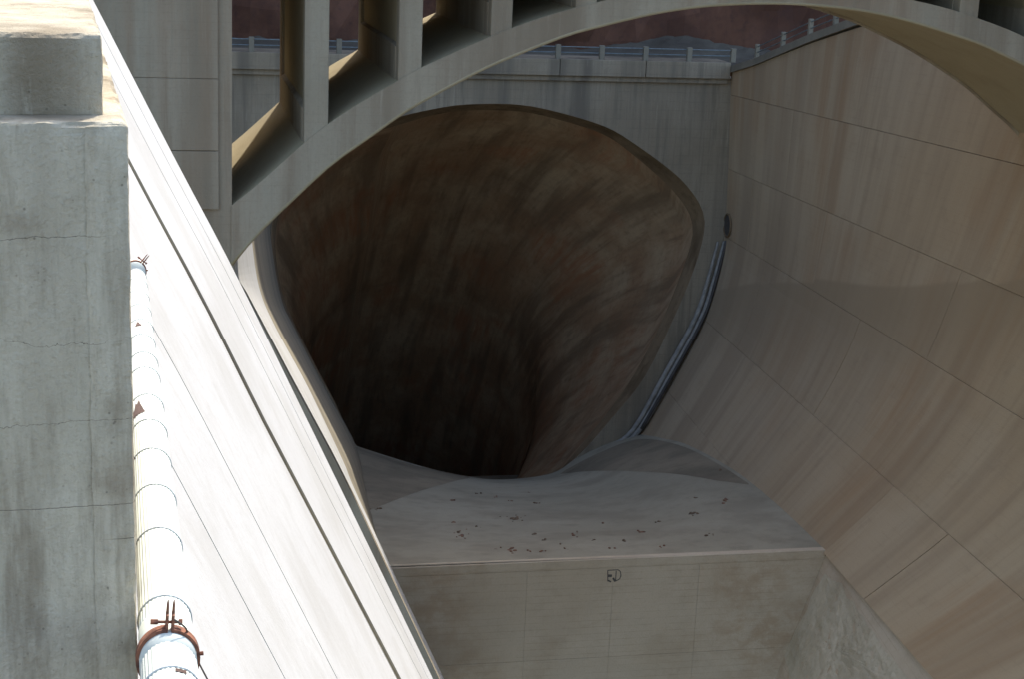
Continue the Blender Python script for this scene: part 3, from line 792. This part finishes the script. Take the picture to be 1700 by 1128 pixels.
# ================================================================== PIPE
PP = thing('drain_pipe', 'pale green white pipe with lengthwise ribs running behind the near pier', 'pipe')
ax_n = ray(279, 1100); DP = 7.35
vp = ray(195, 100).normalized()
p0 = ray(279, 1096)*DP
wpx = 90; RP = wpx/2/FPX*DP*(p0.length/ (DP))*0.985
a1 = vp.orthogonal(); 
sidev = vp.cross(Z).normalized(); upv = sidev.cross(vp).normalized()
def pp(s, r, th): return p0 + vp*s + (sidev*math.cos(th) + upv*math.sin(th))*r
ring_s = [-1.6, -0.25, 0.50]
s_of = lambda y_, w_: (FPX*2*RP/w_)/ (vp.dot(_F))
def s_at(y):
    r0 = -10; lo, hi = -3.0, 60.0
    for _ in range(50):
        mid = (lo+hi)/2; P = p0+vp*mid+upv*RP; d = P.dot(_F); yy = 564 - FPX*P.dot(_up)/d
        if yy > y: lo = mid
        else: hi = mid
    return lo
rings_y = [1108, 990, 877, 805, 745, 697, 655, 610, 585, 555, 530, 505, 482, 462, 446]
rs = [-4.6, -3.1, -1.6] + [s_at(y) for y in rings_y]
clampS = [s_at(1048), s_at(434)]
nr = 72
for a, b in zip(rs, rs[1:]):
    v = []; f = []; ss = [a+0.004, b-0.004]
    for s in ss:
        for k in range(nr):
            rr = RP*(1.0 if (k % 2) else 0.975); v.append(pp(s, rr, 2*math.pi*k/nr))
    for k in range(nr): f.append((k, (k+1) % nr, nr+(k+1) % nr, nr+k))
    mesh('pipe_length', v, f, M_PIPE, PP)
    m = MB(); pts = [pp(b, RP*1.012, 2*math.pi*k/36) for k in range(37)]
    m.tube(pts, 0.0055, 5, False); m.build('strap_band', M_BAND, PP, True)
v = []; f = []
m = MB(); m.tube([p0+vp*(-4.6), p0+vp*rs[-1]], RP*0.95, 24); m.build('inner_core', M_DARK, PP)
# smooth collar under clamp
for cs, sc_ in ((clampS[0], 1.0), (clampS[1], 1.0)):
    m = MB(); m.tube([p0+vp*(cs-0.14*sc_), p0+vp*(cs+0.30*sc_)], RP*1.015, 40); m.build('collar', M_PIPE, PP, True)
# torn sheathing pieces
for (yy, th, wth, ln) in ((684, 2.2, 0.9, 0.45), (747, 2.75, 0.35, 0.12), (541, 1.75, 0.5, 0.2)):
    s0 = s_at(yy); v = []; f = []; nn = 9
    for i in range(nn):
        th_ = th - wth/2 + wth*i/(nn-1)
        l_ = ln*math.sin(math.pi*i/(nn-1))*(0.7+0.6*random.random())
        v += [pp(s0, RP*1.02, th_), pp(s0+l_+0.01, RP*1.035, th_)]
    for i in range(nn-1): f.append((2*i, 2*i+2, 2*i+3, 2*i+1))
    mesh('torn_patch', v, f, M_DARK, PP)
s0 = s_at(1112)
v = []; f = []
for i in range(8):
    for s in (0, 0.035): v.append(pp(s0-0.03+s*(1+0.3*random.random()), RP*1.02, 1.42-0.055*i))
for i in range(7): f.append((2*i, 2*i+2, 2*i+3, 2*i+1))
mesh('torn_strip', v, f, M_DARK, PP)

def make_clamp(s, label, a_ear=1.50):
    t = thing('pipe_clamp', label, 'clamp', 'rusty clamps around the drain pipe', loc=tuple(p0+vp*s))
    base = p0+vp*s
    def cp(ds, r, th): return vp*ds + (sidev*math.cos(th) + upv*math.sin(th))*r
    rr = RP*1.03; th_ = 0.014; hw = 0.036
    v = []; f = []; nn = 44
    gap = 0.10
    for i in range(nn+1):
        a = a_ear + gap + (2*math.pi-2*gap)*i/nn
        v += [cp(-hw, rr, a), cp(hw, rr, a), cp(hw, rr+th_, a), cp(-hw, rr+th_, a)]
    for i in range(nn):
        for k in range(4): b_ = i*4; f.append((b_+k, b_+(k+1) % 4, b_+4+(k+1) % 4, b_+4+k))
    f += [(0, 1, 2, 3), (nn*4+3, nn*4+2, nn*4+1, nn*4)]
    o = mesh('band', v, f, M_RUST, t)
    for sg in (-1, 1):
        a = a_ear + sg*gap; rad = (sidev*math.cos(a_ear) + upv*math.sin(a_ear)); tan = (upv*math.cos(a_ear) - sidev*math.sin(a_ear))
        m = MB(); c = rad*(rr+0.035) + tan*sg*gap*RP*1.05; m.box(c, rad*0.042, tan*0.006, vp*hw); m.build('ear', M_RUST, t, bevel=0.003)
        m = MB(); c2 = c + rad*0.065 + vp*0.0
        m.tube([c + rad*0.03, c + rad*0.085, c+rad*0.105], [0.008, 0.006, 0.002], 6); m.build('spike', M_RUST, t)
    tan = (upv*math.cos(a_ear) - sidev*math.sin(a_ear)); rad = (sidev*math.cos(a_ear) + upv*math.sin(a_ear))
    c = rad*(rr+0.036)
    m = MB(); m.tube([c - tan*0.055, c + tan*0.085], 0.0075, 8); bolt = m.build('bolt', M_RUST, t)
    m = MB(); m.tube([c + tan*0.052, c + tan*0.085], 0.013, 6); m.build('nut', M_RUST, bolt)
    m = MB(); m.tube([c - tan*0.055, c - tan*0.038], 0.015, 6); m.build('head', M_RUST, bolt)
    # side bracket bolt
    for aa in (0.05,):
        m = MB(); cc = (sidev*math.cos(aa)+upv*math.sin(aa)); m.tube([cc*(rr), cc*(rr+0.03)], 0.010, 6); m.build('side_bolt', M_RUST, t)
    return t
make_clamp(clampS[0], 'rusty iron clamp with bolted ears on the near end of the pipe')
make_clamp(clampS[1], 'far rusty clamp high up where the pipe meets the pier edge', 0.9)
# guy wire by the clamp
WR = tag(MB(), ) if False else None
m = MB()
wpts = catmull([ray(290, 1030)*7.25, ray(309, 1045)*7.35, ray(313, 1066)*7.5, ray(325, 1092)*7.7, ray(350, 1140)*8.4, ray(380, 1200)*9.2], 5)
m.tube(wpts, 0.0045, 5); wo = m.build('tie_wire', M_WIRE, None, True)
tag(wo, 'thin dark wire trailing from the near pipe clamp over white concrete', 'wire')

# ================================================================== SMALL THINGS
def stone(mb, c, r):
    bm = bmesh.new(); bmesh.ops.create_icosphere(bm, subdivisions=1, radius=r)
    o_ = random.random()*100
    vs = [c + Vector((v_.co.x*1.3, v_.co.y*1.1, v_.co.z*0.7))*(1+0.45*noise.noise(v_.co/r*1.5+Vector((o_, 0, 0)))) for v_ in bm.verts]
    mb.add(vs, [tuple(v_.index for v_ in f_.verts) for f_ in bm.faces]); bm.free()
def rubble(x, y, wpx_, hpx, n_, label, mat, group=None, name='rubble_heap', cat='rubble'):
    p, _ = floor_hit(x, y)
    if p is None: print('MISS', x, y); return
    t = thing(name, label, cat, group, loc=tuple(p))
    sc_ = p.length/FPX
    for k in range(n_):
        a = random.gauss(0, 0.35); b_ = random.gauss(0, 0.35)
        q_, nn = floor_hit(x + a*wpx_/1.6, y + b_*hpx/1.6)
        if q_ is None: continue
        r = sc_*random.uniform(0.7, 1.0)*(2.9 if abs(a)+abs(b_) < 0.5 else 1.5)
        m = MB(); stone(m, q_ - Vector(t.location) + Vector((0, 0, r*0.3)), r); m.build('stone', mat, t)
rubble(853, 862, 46, 12, 16, 'largest brown rubble heap in the middle of the floor', M_RUB2)
rubble(849, 915, 22, 12, 7, 'orange red rubble heap close above the sill edge', M_RUB)
rubble(770, 890, 24, 18, 8, 'scattered reddish rubble left of the middle heaps', M_RUB)
rubble(953, 889, 18, 10, 6, 'small brown rubble cluster right of the middle of the floor', M_RUB)
rubble(1152, 854, 26, 10, 8, 'brown rubble heap alone on the right side of the floor', M_RUB2)
rubble(1177, 891, 18, 8, 5, 'tan rubble patch just below the right hand heap', M_RUB2)
rubble(1197, 782, 10, 5, 3, 'dark debris where the floor meets the right wall', M_RUB2)
rubble(628, 846, 20, 6, 5, 'dark debris at the left corner of the floor', M_RUB2)
for (x, y) in [(790, 821), (825, 827), (877, 819), (888, 888), (905, 917), (938, 912), (889, 837), (848, 833), (748, 832), (754, 868), (791, 876), (1018, 912), (985, 898), (1003, 870), (1036, 900), (1098, 910), (1153, 828), (1200, 836), (1090, 868), (905, 898), (930, 905), (824, 912), (757, 885), (1205, 830), (876, 917), (1063, 885)]:
    p, nn = floor_hit(x, y)
    if p is None: continue
    m = MB(); r = random.uniform(0.05, 0.1)
    for k in range(3): stone(m, Vector((random.gauss(0, .12), random.gauss(0, .12), r*0.3)), r*random.uniform(0.6, 1))
    o = m.build('loose_stone', random.choice([M_RUB, M_RUB2])); o.location = p
    tag(o, 'tiny reddish brown stone lying loose on the grey spillway floor', 'stone', 'tiny stones scattered over the spillway floor')
# black outlined square mark on the sill
mk = thing('survey_mark', 'small black outlined square mark painted on the sill face', 'marking', loc=tuple(sillp(1019, 958, 0.065)))
def mkp(x, y): return sillp(x, y, 0.07) - Vector(mk.location)
def stroke(pts, wd=0.024):
    m = MB(); P = [mkp(*p_) for p_ in pts]
    for a, b in zip(P, P[1:]):
        d = (b-a).normalized(); s_ = d.cross(B).normalized()*wd
        m.add([a-s_-d*wd*.4, b-s_+d*wd*.4, b+s_+d*wd*.4, a+s_-d*wd*.4], [(0, 1, 2, 3)])
        m.add([a-s_+B*0.012, b-s_+B*0.012, b+s_+B*0.012, a+s_+B*0.012], [(0, 1, 2, 3)])
    m.build('stroke', M_BLACK, mk)
stroke([(1009, 948), (1026, 947), (1030, 950), (1031, 958)]); stroke([(1009, 948), (1009, 966)]); stroke([(1023, 949), (1022, 966), (1029, 962), (1031, 955)])
stroke([(1010, 957), (1015, 957)], 0.07); stroke([(1018, 961), (1021, 966)], 0.05); stroke([(1010, 965), (1014, 967)], 0.04)
